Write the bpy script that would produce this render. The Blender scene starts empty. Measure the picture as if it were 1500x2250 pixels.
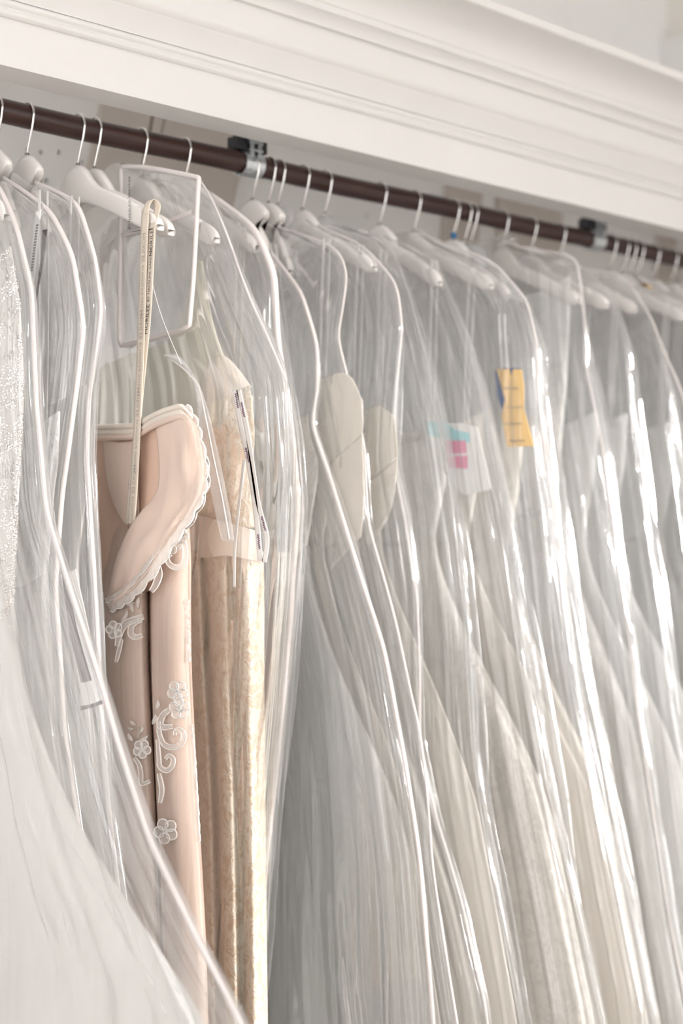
import bpy, bmesh, math, random
from mathutils import Vector, Matrix, noise

# ------------------------------------------------------------------ camera, light, exposure
SC = bpy.context.scene
COL = SC.collection
FPX = 3125.0
PH = math.atan2(3300.0, FPX)
FW = (math.cos(PH), math.sin(PH)); RT = (math.sin(PH), -math.cos(PH))
CZ, HY = 1.5, 1130.0
cam_d = bpy.data.cameras.new('camera'); cam = bpy.data.objects.new('camera', cam_d); COL.objects.link(cam)
cam.location = (0, 0, CZ)
cam.rotation_euler = (math.pi/2, 0, PH - math.pi/2)
cam_d.sensor_fit = 'HORIZONTAL'; cam_d.sensor_width = 24.0; cam_d.lens = 50.0
cam_d.shift_y = -(1125.0 - HY)/1500.0
cam_d.dof.use_dof = True; cam_d.dof.focus_distance = 1.90; cam_d.dof.aperture_fstop = 2.4
cam_d.clip_start = 0.05
SC.camera = cam
SC.view_settings.view_transform = 'Standard'; SC.view_settings.look = 'None'
SC.view_settings.gamma = 1.0; SC.view_settings.use_curve_mapping = False
SC.view_settings.exposure = 0.16
SC.cycles.transparent_max_bounces = 28
SC.cycles.use_light_tree = False; SC.cycles.use_adaptive_sampling = True; SC.cycles.adaptive_threshold = 0.13; SC.cycles.adaptive_min_samples = 16
SC.cycles.max_bounces = 5; SC.cycles.diffuse_bounces = 3; SC.cycles.glossy_bounces = 2; SC.cycles.transmission_bounces = 5
SC.cycles.caustics_reflective = True; SC.cycles.caustics_refractive = False
SC.cycles.sample_clamp_indirect = 6.0

world = bpy.data.worlds.new('sky'); SC.world = world; world.use_nodes = True
bg = world.node_tree.nodes['Background']
bg.inputs[0].default_value = (1.0, 0.99, 0.978, 1); bg.inputs[1].default_value = 2.9

def area(name, loc, rot, sx, sy, power, col):
    d = bpy.data.lights.new(name, 'AREA'); d.shape = 'RECTANGLE'; d.size = sx; d.size_y = sy
    d.energy = power; d.color = col
    o = bpy.data.objects.new(name, d); COL.objects.link(o); o.location = loc; o.rotation_euler = rot
    return o
# daylight entering by the shop window of the front wall, behind the camera
area('window_front_offscreen', (2.55, -2.47, 1.75), (math.radians(-90), 0, 0), 1.2, 2.2, 190, (1.0, 0.97, 0.94))

sun_d = bpy.data.lights.new('hazy_sun_offscreen', 'SUN'); sun_d.energy = 4.0; sun_d.angle = math.radians(6); sun_d.color = (1.0, .97, .93)
sun = bpy.data.objects.new('hazy_sun_offscreen', sun_d); COL.objects.link(sun)
sun.rotation_euler = Vector((.20, -.95, .235)).to_track_quat('Z', 'Y').to_euler()

# ------------------------------------------------------------------ helpers
YR, ZR, RR = 1.81, 2.077, 0.0175          # the rail
def ray(px, py):
    a = (px-750)/FPX
    return FW[0]+a*RT[0], FW[1]+a*RT[1], (HY-py)/FPX
def onx(px, py, x):
    d = ray(px, py); t = x/d[0]; return Vector((x, d[1]*t, CZ+d[2]*t))
def ony(px, py, y):
    d = ray(px, py); t = y/d[1]; return Vector((d[0]*t, y, CZ+d[2]*t))
def lerp(a, b, t): return a+(b-a)*t
def smooth(a, b, x):
    t = max(0.0, min(1.0, (x-a)/(b-a))); return t*t*(3-2*t)
def pl(pts, z):
    """piecewise linear lookup, pts sorted by falling z: (z, value)"""
    if z >= pts[0][0]: return pts[0][1]
    for (z0, v0), (z1, v1) in zip(pts, pts[1:]):
        if z >= z1: return lerp(v1, v0, (z-z1)/max(1e-6, z0-z1))
    return pts[-1][1]
def sm(pts, z, r=0.02):
    return (pl(pts, z-r)+2*pl(pts, z)+pl(pts, z+r)+pl(pts, z-2*r)*.5+pl(pts, z+2*r)*.5)/5.0

def mesh_obj(name, vs, fs, mat, parent=None, flat=False, uvs=None):
    me = bpy.data.meshes.new(name); me.from_pydata([tuple(v) for v in vs], [], fs)
    if not flat: me.polygons.foreach_set('use_smooth', [True]*len(me.polygons))
    if uvs:
        ul = me.uv_layers.new(name='UVMap')
        li = [0]*len(me.loops); me.loops.foreach_get('vertex_index', li)
        flat_uv = []
        for i in li: flat_uv += [uvs[i][0], uvs[i][1]]
        ul.data.foreach_set('uv', flat_uv)
    if mat: me.materials.append(mat)
    me.update()
    o = bpy.data.objects.new(name, me); COL.objects.link(o)
    if parent: o.parent = parent
    return o
def empty(name, loc=(0, 0, 0)):
    o = bpy.data.objects.new(name, None); COL.objects.link(o); o.location = loc; o.empty_display_size = .05
    bpy.context.view_layer.update() if False else None
    return o
def tag(o, label, cat, group=None):
    o['label'] = label; o['category'] = cat
    if group: o['group'] = group
    return o
def struct(o, label=None):
    o['kind'] = 'structure'
    if label: o['label'] = label
    return o

class MB:
    def __init__(s): s.v = []; s.f = []
    def add(s, vs, fs):
        b = len(s.v); s.v += [Vector(v) for v in vs]; s.f += [tuple(i+b for i in f) for f in fs]
    def box(s, x0, x1, y0, y1, z0, z1):
        s.add([(x0,y0,z0),(x1,y0,z0),(x1,y1,z0),(x0,y1,z0),(x0,y0,z1),(x1,y0,z1),(x1,y1,z1),(x0,y1,z1)],
              [(0,3,2,1),(4,5,6,7),(0,1,5,4),(1,2,6,5),(2,3,7,6),(3,0,4,7)])
    def tube(s, pts, r, n=8, cap=True, up=Vector((1, 0, 0.013))):
        pts = [Vector(p) for p in pts]; rs = r if isinstance(r, (list, tuple)) else [r]*len(pts)
        vs = []; fs = []; m = len(pts)
        for i, p in enumerate(pts):
            t = (pts[min(i+1, m-1)]-pts[max(i-1, 0)])
            t = t.normalized() if t.length > 1e-9 else Vector((0, 0, 1))
            a = up.cross(t)
            if a.length < 1e-3: a = Vector((0, 1, 0)).cross(t)
            a.normalize(); b = t.cross(a)
            for k in range(n):
                w = 2*math.pi*k/n; vs.append(p+(a*math.cos(w)+b*math.sin(w))*rs[i])
        for i in range(m-1):
            for k in range(n):
                k2 = (k+1) % n; fs.append((i*n+k, i*n+k2, (i+1)*n+k2, (i+1)*n+k))
        if cap:
            fs.append(tuple(range(n-1, -1, -1))); fs.append(tuple((m-1)*n+k for k in range(n)))
        s.add(vs, fs)
    def obj(s, name, mat, parent=None, flat=False): return mesh_obj(name, s.v, s.f, mat, parent, flat)

def catmull(pts, n):
    pts = [Vector(p) for p in pts]
    out = []; m = len(pts)-1
    for i in range(n+1):
        t = i/n*m; k = min(int(t), m-1); u = t-k
        p0 = pts[max(k-1, 0)]; p1 = pts[k]; p2 = pts[k+1]; p3 = pts[min(k+2, m)]
        out.append(.5*((2*p1)+(p2-p0)*u+(2*p0-5*p1+4*p2-p3)*u*u+(3*p1-p0-3*p2+p3)*u**3))
    return out
def grid(rows, n, m):
    """rows of control points -> (n+1)x(m+1) smooth grid"""
    rr = [catmull(r, m) for r in rows]
    cols = [catmull([r[j] for r in rr], n) for j in range(m+1)]
    return [[cols[j][i] for j in range(m+1)] for i in range(n+1)]
def grid_obj(name, g, mat, parent=None, thick=0.0, keep=None):
    n = len(g)-1; m = len(g[0])-1
    vs = [p for r in g for p in r]; fs = []
    for i in range(n):
        for j in range(m):
            if keep and not keep(i/n, j/m): continue
            fs.append((i*(m+1)+j, i*(m+1)+j+1, (i+1)*(m+1)+j+1, (i+1)*(m+1)+j))
    uvs = [(j/m, 1-i/n) for i in range(n+1) for j in range(m+1)]
    o = mesh_obj(name, vs, fs, mat, parent, uvs=uvs)
    if thick:
        md = o.modifiers.new('thickness', 'SOLIDIFY'); md.thickness = thick; md.offset = 0
    return o
def sheet(name, rows, x0, n, m, mat, parent=None, thick=0.0012, wob=None):
    """rows of (px, py, dx): an outline measured on the plane x = x0, given real depth dx"""
    w = [[onx(p[0], p[1], x0+(p[2] if len(p) > 2 else 0)) for p in r] for r in rows]
    g = grid(w, n, m)
    if wob:
        for i, r in enumerate(g):
            for j, p in enumerate(r): p.x += wob(i/n, j/m, p)
    return grid_obj(name, g, mat, parent, thick)

# ------------------------------------------------------------------ materials
def mat(name):
    m = bpy.data.materials.new(name); m.use_nodes = True
    return m, m.node_tree.nodes, m.node_tree.links, m.node_tree.nodes['Principled BSDF']
def tex_coord(N, L, scale=(1, 1, 1), kind='Object'):
    tc = N.new('ShaderNodeTexCoord'); mp = N.new('ShaderNodeMapping')
    mp.inputs['Scale'].default_value = scale; L.new(tc.outputs[kind], mp.inputs[0]); return mp.outputs[0]
def noise_n(N, L, vec, scale, detail=4, rough=.55, dist=0):
    n = N.new('ShaderNodeTexNoise'); n.inputs['Scale'].default_value = scale; n.inputs['Detail'].default_value = detail
    n.inputs['Roughness'].default_value = rough; n.inputs['Distortion'].default_value = dist
    L.new(vec, n.inputs['Vector']); return n.outputs['Fac']
def ramp(N, L, fac, stops):
    r = N.new('ShaderNodeValToRGB'); e = r.color_ramp.elements
    while len(e) < len(stops): e.new(.5)
    for k, (p, c) in enumerate(stops): e[k].position = p; e[k].color = (c[0], c[1], c[2], 1) if not isinstance(c, (int, float)) else (c, c, c, 1)
    L.new(fac, r.inputs[0]); return r.outputs[0]
def bump(N, L, h, strength, dist, normal=None):
    b = N.new('ShaderNodeBump'); b.inputs['Strength'].default_value = strength; b.inputs['Distance'].default_value = dist
    L.new(h, b.inputs['Height'])
    if normal: L.new(normal, b.inputs['Normal'])
    return b.outputs[0]
def math_n(N, L, op, a, b):
    n = N.new('ShaderNodeMath'); n.operation = op
    for k, v in enumerate((a, b)):
        if isinstance(v, (int, float)): n.inputs[k].default_value = v
        else: L.new(v, n.inputs[k])
    return n.outputs[0]

def paint(name, col, rough=.45, bs=.12, var=.03):
    m, N, L, B = mat(name); v = tex_coord(N, L)
    n = noise_n(N, L, v, 3.0, 5)
    c0 = tuple(max(0, c-var) for c in col); c1 = tuple(min(1, c+var) for c in col)
    L.new(ramp(N, L, n, [(.3, c0), (.7, c1)]), B.inputs['Base Color'])
    B.inputs['Roughness'].default_value = rough
    h = noise_n(N, L, v, 130.0, 3)
    L.new(bump(N, L, h, bs, .0015), B.inputs['Normal']); return m
M_PAINT = paint('white_paint', (.85, .83, .81), .45, .22, .015)
M_TRIM = paint('white_trim_paint', (.85, .83, .81), .35, .05, .01)
M_WALL = paint('white_wall_paint', (.90, .885, .87), .7, .1)
M_WARM = paint('warm_white_wall_paint', (.80, .76, .70), .7, .1)
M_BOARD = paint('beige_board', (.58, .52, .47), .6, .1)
M_FLOOR = paint('wood_floor', (.34, .29, .25), .4, .1)
M_HANGER = paint('white_hanger_paint', (.82, .78, .75), .35, .05, .01)

def wood():
    m, N, L, B = mat('dark_stained_wood'); v = tex_coord(N, L, (2.0, 40, 40))
    n = noise_n(N, L, v, 3.0, 6, .6, .8)
    L.new(ramp(N, L, n, [(.25, (.018, .008, .007)), (.55, (.045, .018, .014)), (.8, (.085, .036, .026))]), B.inputs['Base Color'])
    B.inputs['Roughness'].default_value = .33
    L.new(bump(N, L, n, .25, .001), B.inputs['Normal']); return m
M_WOOD = wood()
def metal(name, col, rough, var=False):
    m, N, L, B = mat(name); B.inputs['Metallic'].default_value = 1; B.inputs['Base Color'].default_value = (*col, 1)
    v = tex_coord(N, L); n = noise_n(N, L, v, 90.0, 3)
    L.new(ramp(N, L, n, [(.3, rough*.7), (.7, rough*1.3)]), B.inputs['Roughness']); return m
M_CHROME = metal('polished_steel_wire', (.80, .78, .76), .16)
M_ZINC = metal('zinc_plated_steel', (.66, .70, .74), .34)
M_BLACK = paint('black_metal', (.03, .03, .035), .5)

def film(name, tint=(.991, .991, .991), haze=.035, seed=0.0):
    """thin clear plastic sheet: clear, glossy at grazing angles, crinkled, a little milky"""
    m = bpy.data.materials.new(name); m.use_nodes = True; N = m.node_tree.nodes; L = m.node_tree.links; N.clear()
    out = N.new('ShaderNodeOutputMaterial')
    fr = N.new('ShaderNodeFresnel'); fr.inputs['IOR'].default_value = 1.5
    fac = math_n(N, L, 'MINIMUM', math_n(N, L, 'MULTIPLY', fr.outputs[0], 1.5), .38)
    tr = N.new('ShaderNodeBsdfTransparent'); tr.inputs[0].default_value = (*tint, 1)
    gl = N.new('ShaderNodeBsdfGlossy'); gl.inputs['Roughness'].default_value = .065; gl.inputs['Color'].default_value = (1, 1, 1, 1)
    mx = N.new('ShaderNodeMixShader'); L.new(fac, mx.inputs[0]); L.new(tr.outputs[0], mx.inputs[1]); L.new(gl.outputs[0], mx.inputs[2])
    df = N.new('ShaderNodeBsdfDiffuse'); df.inputs[0].default_value = (.94, .945, .955, 1)
    tl = N.new('ShaderNodeBsdfTranslucent'); tl.inputs[0].default_value = (.94, .945, .955, 1)
    hz = N.new('ShaderNodeMixShader'); hz.inputs[0].default_value = .5; L.new(df.outputs[0], hz.inputs[1]); L.new(tl.outputs[0], hz.inputs[2])
    mx2 = N.new('ShaderNodeMixShader')
    mx2.inputs[0].default_value = haze*1.1
    L.new(mx.outputs[0], mx2.inputs[1]); L.new(hz.outputs[0], mx2.inputs[2]); L.new(mx2.outputs[0], out.inputs[0])
    return m
M_FILM = [film('clear_plastic_film', seed=i*3.7, haze=.050+.014*i) for i in range(3)]
M_FILM_EDGE = film('folded_plastic_film', haze=.22, seed=20)

def cloth(name, col, rough=.75, transl=.25, kind='plain', col2=None, sheen=.2):
    m, N, L, B = mat(name)
    v = tex_coord(N, L)
    B.inputs['Roughness'].default_value = rough
    B.inputs['Sheen Weight'].default_value = sheen
    nrm = None; colr = None
    if kind == 'plain':
        vv = tex_coord(N, L, (1, 1, .08)); n = noise_n(N, L, vv, 70, 3)
        nrm = bump(N, L, n, .10, .002); colr = ramp(N, L, n, [(.3, tuple(c*.97 for c in col)), (.7, col)])
    elif kind == 'tulle':
        vv = tex_coord(N, L, (1, 1, .05)); n = noise_n(N, L, vv, 120, 5, .7)
        n2 = noise_n(N, L, tex_coord(N, L, (1, 1, .15)), 22, 4, .6, .6)
        nrm = bump(N, L, n2, .35, .008, bump(N, L, n, .3, .003)); colr = ramp(N, L, n, [(.3, tuple(c*.93 for c in col)), (.7, col)])
    elif kind == 'lace':
        vo = N.new('ShaderNodeTexVoronoi'); vo.feature = 'DISTANCE_TO_EDGE'; vo.inputs['Scale'].default_value = 34
        dn = N.new('ShaderNodeTexNoise'); dn.inputs['Scale'].default_value = 28; L.new(v, dn.inputs['Vector'])
        ad = N.new('ShaderNodeMixRGB'); ad.blend_type = 'ADD'; ad.inputs[0].default_value = .06
        L.new(v, ad.inputs[1]); L.new(dn.outputs['Color'], ad.inputs[2]); L.new(ad.outputs[0], vo.inputs['Vector'])
        edge = ramp(N, L, vo.outputs['Distance'], [(.0, 1.0), (.10, 0.0)])
        v2 = N.new('ShaderNodeTexVoronoi'); v2.inputs['Scale'].default_value = 260; L.new(v, v2.inputs['Vector'])
        fine = ramp(N, L, v2.outputs['Distance'], [(.1, 0.0), (.5, 1.0)])
        petals = ramp(N, L, noise_n(N, L, ad.outputs[0], 42, 2, .5, 1.5), [(.46, 0.0), (.54, 1.0)])
        h = math_n(N, L, 'ADD', math_n(N, L, 'MULTIPLY', edge, .8), math_n(N, L, 'ADD', math_n(N, L, 'MULTIPLY', petals, .5), math_n(N, L, 'MULTIPLY', fine, .35)))
        nrm = bump(N, L, h, .6, .0016)
        colr = ramp(N, L, h, [(.15, col2 or tuple(c*.86 for c in col)), (.85, col)])
    elif kind == 'beads':
        vo = N.new('ShaderNodeTexVoronoi'); vo.inputs['Scale'].default_value = 210; L.new(v, vo.inputs['Vector'])
        h = ramp(N, L, vo.outputs['Distance'], [(.0, 1.0), (.55, 0.0)])
        big = ramp(N, L, noise_n(N, L, v, 22, 3, .6, 1), [(.42, 0.0), (.6, 1.0)])
        hh = math_n(N, L, 'MULTIPLY', h, big)
        nrm = bump(N, L, hh, 1.0, .003)
        colr = ramp(N, L, big, [(0, tuple(c*.92 for c in col)), (1, col)])
        L.new(ramp(N, L, big, [(0, .7), (1, .22)]), B.inputs['Roughness'])
        L.new(ramp(N, L, big, [(0, .0), (1, .35)]), B.inputs['Metallic'])
    L.new(colr, B.inputs['Base Color']); L.new(nrm, B.inputs['Normal'])
    if transl:
        out = N['Material Output']; t = N.new('ShaderNodeBsdfTranslucent'); L.new(colr, t.inputs[0])
        mx = N.new('ShaderNodeMixShader'); mx.inputs[0].default_value = transl
        L.new(B.outputs[0], mx.inputs[1]); L.new(t.outputs[0], mx.inputs[2]); L.new(mx.outputs[0], out.inputs[0])
    return m
def sheer(name, col, alpha, kind_scale=90):
    m = bpy.data.materials.new(name); m.use_nodes = True; N = m.node_tree.nodes; L = m.node_tree.links; N.clear()
    out = N.new('ShaderNodeOutputMaterial'); tc = N.new('ShaderNodeTexCoord')
    mp = N.new('ShaderNodeMapping'); mp.inputs['Scale'].default_value = (1, 1, .06); L.new(tc.outputs['Object'], mp.inputs[0])
    n = noise_n(N, L, mp.outputs[0], kind_scale, 5, .65)
    tr = N.new('ShaderNodeBsdfTransparent')
    df = N.new('ShaderNodeBsdfDiffuse'); df.inputs[0].default_value = (*col, 1)
    tl = N.new('ShaderNodeBsdfTranslucent'); tl.inputs[0].default_value = (*col, 1)
    mx = N.new('ShaderNodeMixShader'); mx.inputs[0].default_value = .4; L.new(df.outputs[0], mx.inputs[1]); L.new(tl.outputs[0], mx.inputs[2])
    m2 = N.new('ShaderNodeMixShader'); L.new(ramp(N, L, n, [(.25, alpha*.85), (.75, min(1, alpha*1.15))]), m2.inputs[0])
    L.new(tr.outputs[0], m2.inputs[1]); L.new(mx.outputs[0], m2.inputs[2]); L.new(m2.outputs[0], out.inputs[0]); return m

M_IVORY = cloth('ivory_satin', (.91, .86, .79), .5, .2)
M_WHITE = cloth('white_satin', (.93, .92, .90), .5, .25)
M_TULLE = cloth('white_tulle', (.93, .92, .90), .9, .35, 'tulle')
M_GTULLE = cloth('pale_grey_tulle', (.80, .79, .77), .9, .3, 'tulle')
M_CTULLE = cloth('cream_tulle', (.90, .85, .78), .9, .3, 'tulle')
M_LACE = cloth('white_lace', (.93, .92, .90), .8, .25, 'lace')
M_ILACE = cloth('ivory_lace', (.92, .88, .83), .8, .25, 'lace')
M_CREAM = cloth('cream_lace', (.92, .84, .72), .8, .2, 'lace', (.74, .59, .43))
M_YELLOW = cloth('pale_yellow_lining', (.88, .84, .72), .8, .25)
M_CSATIN = cloth('cream_satin', (.91, .82, .73), .45, .15)
M_PEACH = cloth('peach_chiffon', (.87, .70, .60), .8, .2)
M_PEACH2 = cloth('peach_lining', (.84, .60, .47), .7, .15)
M_PSHEER = sheer('sheer_peach_tulle', (.88, .76, .69), .42)
M_WSHEER = sheer('sheer_white_tulle', (.90, .89, .87), .36)
M_THREAD = cloth('white_embroidery', (.97, .94, .91), .7, .1, 'lace', (.93, .83, .76))
M_NET = sheer('embroidered_net', (.97, .93, .90), .52, 220)
M_NET2 = sheer('dense_lace_net', (.97, .92, .88), .72, 220)
M_BEADS = cloth('silver_beading', (.88, .86, .83), .6, .1, 'beads')
M_BEAD = metal('pearl_bead', (.90, .87, .84), .12)
M_PIPE = cloth('white_binding_tape', (.85, .79, .77), .7, .2)
M_RIBBON = cloth('cream_ribbon', (.84, .74, .63), .6, .15)
M_WRIB = cloth('white_ribbon', (.90, .88, .86), .5, .2)
M_INK = paint('black_ink', (.02, .02, .02), .7)
M_GINK = paint('show_through_ink', (.46, .41, .36), .7)
M_PURPLE = paint('purple_ink', (.16, .05, .12), .7)
M_CARD = paint('white_card', (.85, .84, .82), .6)
M_BCARD = paint('dark_brown_card', (.07, .05, .055), .5)
M_ORANGE = paint('yellow_card', (.85, .58, .26), .6, .05, .02)
M_BLUE = paint('blue_card', (.04, .11, .30), .6)
M_PINK = paint('pink_print', (.80, .32, .45), .6)
M_CYAN = paint('turquoise_print', (.42, .72, .76), .6)
M_BBLUE = paint('blue_bead_glass', (.02, .16, .38), .2)
M_BRASS = metal('brass', (.62, .44, .20), .35)

# ------------------------------------------------------------------ the room
def box_obj(name, b, m, parent=None):
    mb = MB(); mb.box(*b); return mb.obj(name, m, parent, True)
XL, XR_, YF, YB, ZC = -2.6, 3.30, -2.4, 2.20, 3.3
struct(box_obj('floor', (XL, XR_, YF, YB, -.05, 0), M_FLOOR))
struct(box_obj('ceiling', (XL, XR_, YF, YB, ZC, ZC+.05), M_WALL))
struct(box_obj('wall_back', (XL, XR_, YB, YB+.05, 0, ZC), M_WALL))
struct(box_obj('wall_right', (XR_, XR_+.05, YF, YB, 0, ZC), M_WARM))
mb = MB()
for y in (YF, -.9, .6, YB-.08): mb.box(XL-.05, XL, y, y+.08, 0, ZC)
for z in (0, 2.4, ZC-.08): mb.box(XL-.05, XL, YF, YB, z, z+.08)
struct(mb.obj('window_3', M_TRIM, None, True))
wf = struct(box_obj('wall_front', (XL, -1.0, YF-.1, YF, 0, ZC), M_WALL))
for b in ((.6, 1.75, YF-.1, YF, 0, ZC), (-1.0, .6, YF-.1, YF, 0, .55), (1.75, XR_, YF-.1, YF, 0, .55), (-1.0, .6, YF-.1, YF, 2.95, ZC), (1.75, XR_, YF-.1, YF, 2.95, ZC)):
    struct(box_obj('wall_front', b, M_WALL))
for k, (a, b) in enumerate(((-1.0, .6), (1.75, XR_))):
    mb = MB()
    for x in (a, (a+b)/2-.03, b-.06): mb.box(x, x+.06, YF+.02, YF+.06, .55, 2.95)
    for z in (.55, 1.35, 2.12, 2.89): mb.box(a, b, YF+.02, YF+.06, z, z+.06)
    struct(mb.obj('window_%d' % (k+1), M_TRIM, None, True))

# ------------------------------------------------------------------ cabinet header and crown moulding
X0C, X1C = -.3, XR_
FY = 1.69
def extrude(name, prof, m, parent=None):
    """profile (y, z) swept along the rail"""
    n = len(prof); vs = [(X0C, y, z) for y, z in prof]+[(X1C, y, z) for y, z in prof]
    fs = [(i, (i+1) % n, n+(i+1) % n, n+i) for i in range(n)]+[tuple(range(n)), tuple(range(2*n-1, n-1, -1))]
    o = mesh_obj(name, vs, fs, m, parent, True); return o
def curve2(p0, c, p1, n=8):
    return [((1-t)**2*p0[0]+2*t*(1-t)*c[0]+t*t*p1[0], (1-t)**2*p0[1]+2*t*(1-t)*c[1]+t*t*p1[1]) for t in [k/n for k in range(n+1)]]
head = empty('trim_1', (0, FY, 2.1)); struct(head, 'white painted cabinet header with stepped crown moulding above the rail')
def H(h): return CZ+h
def local(prof): return [(y-FY, z-2.1) for y, z in prof]
extrude('fascia_board', local([(FY, H(.600)), (FY, H(.80)), (FY+.062, H(.80)), (FY+.062, H(.600))]), M_PAINT, head)
bead = [(FY+.001, H(.664)), (FY-.004, H(.664))]+curve2((FY-.004, H(.664)), (FY-.012, H(.668)), (FY-.006, H(.674)))+curve2((FY-.007, H(.676)), (FY-.014, H(.681)), (FY-.009, H(.686)))+[(FY+.001, H(.688))]
extrude('bead', local(bead), M_TRIM, head)
ogee = [(FY+.001, H(.686)), (FY-.011, H(.6865))]+curve2((FY-.011, H(.688)), (FY-.017, H(.702)), (FY-.026, H(.716)))+curve2((FY-.027, H(.718)), (FY-.034, H(.724)), (FY-.034, H(.731)))+[(FY+.001, H(.733))]
extrude('ogee_moulding', local(ogee), M_TRIM, head)
flat_ = [(FY+.001, H(.731)), (FY-.031, H(.7315)), (FY-.031, H(.772)), (FY+.001, H(.773))]
extrude('frieze_board', local(flat_), M_TRIM, head)
cove = [(FY+.001, H(.770)), (FY-.040, H(.7705))]+curve2((FY-.040, H(.772)), (FY-.044, H(.784)), (FY-.056, H(.789)))+[(FY-.058, H(.798))]+curve2((FY-.060, H(.800)), (FY-.068, H(.838)), (FY-.125, H(.848)), 12)+[(FY-.128, H(.850)), (FY-.130, H(.862)), (FY+.001, H(.864))]
extrude('crown_cove', local(cove), M_TRIM, head)
for a, b in ((X0C, X0C+.03), (X1C-.03, X1C-.001)):
    box_obj('cabinet_side', (a, b, .001, YB-FY-.001, -2.08, .68), M_PAINT, head)
BP = 2.16
HOLES = [ony(px, py, BP) for px, py in ((90, 335), (130, 335), (255, 350), (102, 397), (180, 357), (60, 330), (805, 475), (255, 365))]
back = struct(box_obj('wall_cabinet_back', (X0C+.03, X1C-.03, BP, YB-.001, .02, H(.80)), M_PAINT), 'white painted back panel of the cabinet with rows of peg holes')
def bored(o, cutters):
    # real holes drilled into the panel
    mb = MB()
    for c in cutters: mb.tube(c[0], c[1], 16, up=Vector((1, 0, 0)))
    cut = mb.obj('drill', None); md = o.modifiers.new('drill', 'BOOLEAN'); md.operation = 'DIFFERENCE'; md.object = cut; md.solver = 'EXACT'
    bpy.context.view_layer.update()
    me = bpy.data.meshes.new_from_object(o.evaluated_get(bpy.context.evaluated_depsgraph_get()))
    o.modifiers.clear(); old = o.data; o.data = me; bpy.data.meshes.remove(old); bpy.data.objects.remove(cut)
bored(back, [([(p.x, BP-.01, p.z), (p.x, BP+.030, p.z)], .0045) for p in HOLES])
for p in HOLES:
    vs = []; n = 16                          # the sleeve lining each hole
    for y in (BP-.0008, BP+.026):
        for r in (.0052, .0040):
            vs += [(p.x+math.cos(2*math.pi*k/n)*r, y, p.z+math.sin(2*math.pi*k/n)*r) for k in range(n)]
    fs = []
    for k in range(n):
        k2 = (k+1) % n
        fs += [(k, k2, n+k2, n+k), (n+k, n+k2, 3*n+k2, 3*n+k)]
    mesh_obj('peg_hole', vs, fs, M_PAINT, back)
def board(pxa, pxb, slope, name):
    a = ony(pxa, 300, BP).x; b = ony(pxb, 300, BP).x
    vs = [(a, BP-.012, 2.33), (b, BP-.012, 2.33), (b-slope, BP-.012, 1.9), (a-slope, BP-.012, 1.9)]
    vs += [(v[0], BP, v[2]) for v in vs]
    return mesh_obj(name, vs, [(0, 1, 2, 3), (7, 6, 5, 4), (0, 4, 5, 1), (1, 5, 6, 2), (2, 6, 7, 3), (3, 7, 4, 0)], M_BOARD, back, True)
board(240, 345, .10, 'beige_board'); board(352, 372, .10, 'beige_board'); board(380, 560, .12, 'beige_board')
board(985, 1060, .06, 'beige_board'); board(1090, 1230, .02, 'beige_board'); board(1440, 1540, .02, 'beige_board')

# ------------------------------------------------------------------ the clothes rail
rail = empty('clothes_rail', (0, YR, ZR)); tag(rail, 'dark brown wooden clothes rail under the white cabinet header', 'rail')
mb = MB()
seg = 60
clampx = [ony(546, 350, YR).x, ony(1303, 512, YR).x]
pts = [(X0C+.03+(X1C-X0C-.06)*k/seg, 0, .0012*math.sin(k*.7)) for k in range(seg+1)]
mb.tube(pts, RR, 24, up=Vector((0, 0, 1)))
mb.obj('wooden_rod', M_WOOD, rail)
for cx in clampx:
    br = empty('rail_bracket', (cx, 0, 0)); br.parent = rail
    mb = MB(); ring = []
    n = 28; w = .020; r0, r1 = RR+.0006, RR+.0034
    vs = []
    for k in range(n+1):
        a = math.radians(-250+ (320)*k/n)
        for (r, x) in ((r0, -w), (r1, -w), (r1, w), (r0, w)): vs.append((x, math.cos(a)*r, math.sin(a)*r))
    fs = []
    for k in range(n):
        for q in range(4): fs.append((k*4+q, k*4+(q+1) % 4, k*4+4+(q+1) % 4, k*4+4+q))
    fs += [(3, 2, 1, 0), tuple(n*4+q for q in range(4))]
    mb.add(vs, fs); mb.obj('clamp_ring', M_ZINC, br, True)
    mb = MB(); mb.box(-.012, -.004, -.020, -.016, .008, .0665); mb.box(.004, .012, -.020, -.016, .008, .0665)
    mb.box(-.014, .014, -.021, -.015, .030, .036); mb.box(-.014, .014, -.021, .014, .018, .0215)
    mb.obj('clamp_strap', M_ZINC, br, True)
    mb = MB(); mb.box(-.035, .03, -.012, .012, .020, .040); mb.box(-.016, .016, -.013, .02, .036, .222)
    mb.obj('hanging_plate', M_BLACK, br, True)
    mb = MB(); mb.tube([(0, -.0235, .048), (0, -.020, .048)], .0035, 10, up=Vector((1, 0, 0))); mb.obj('screw', M_ZINC, br)

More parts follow.
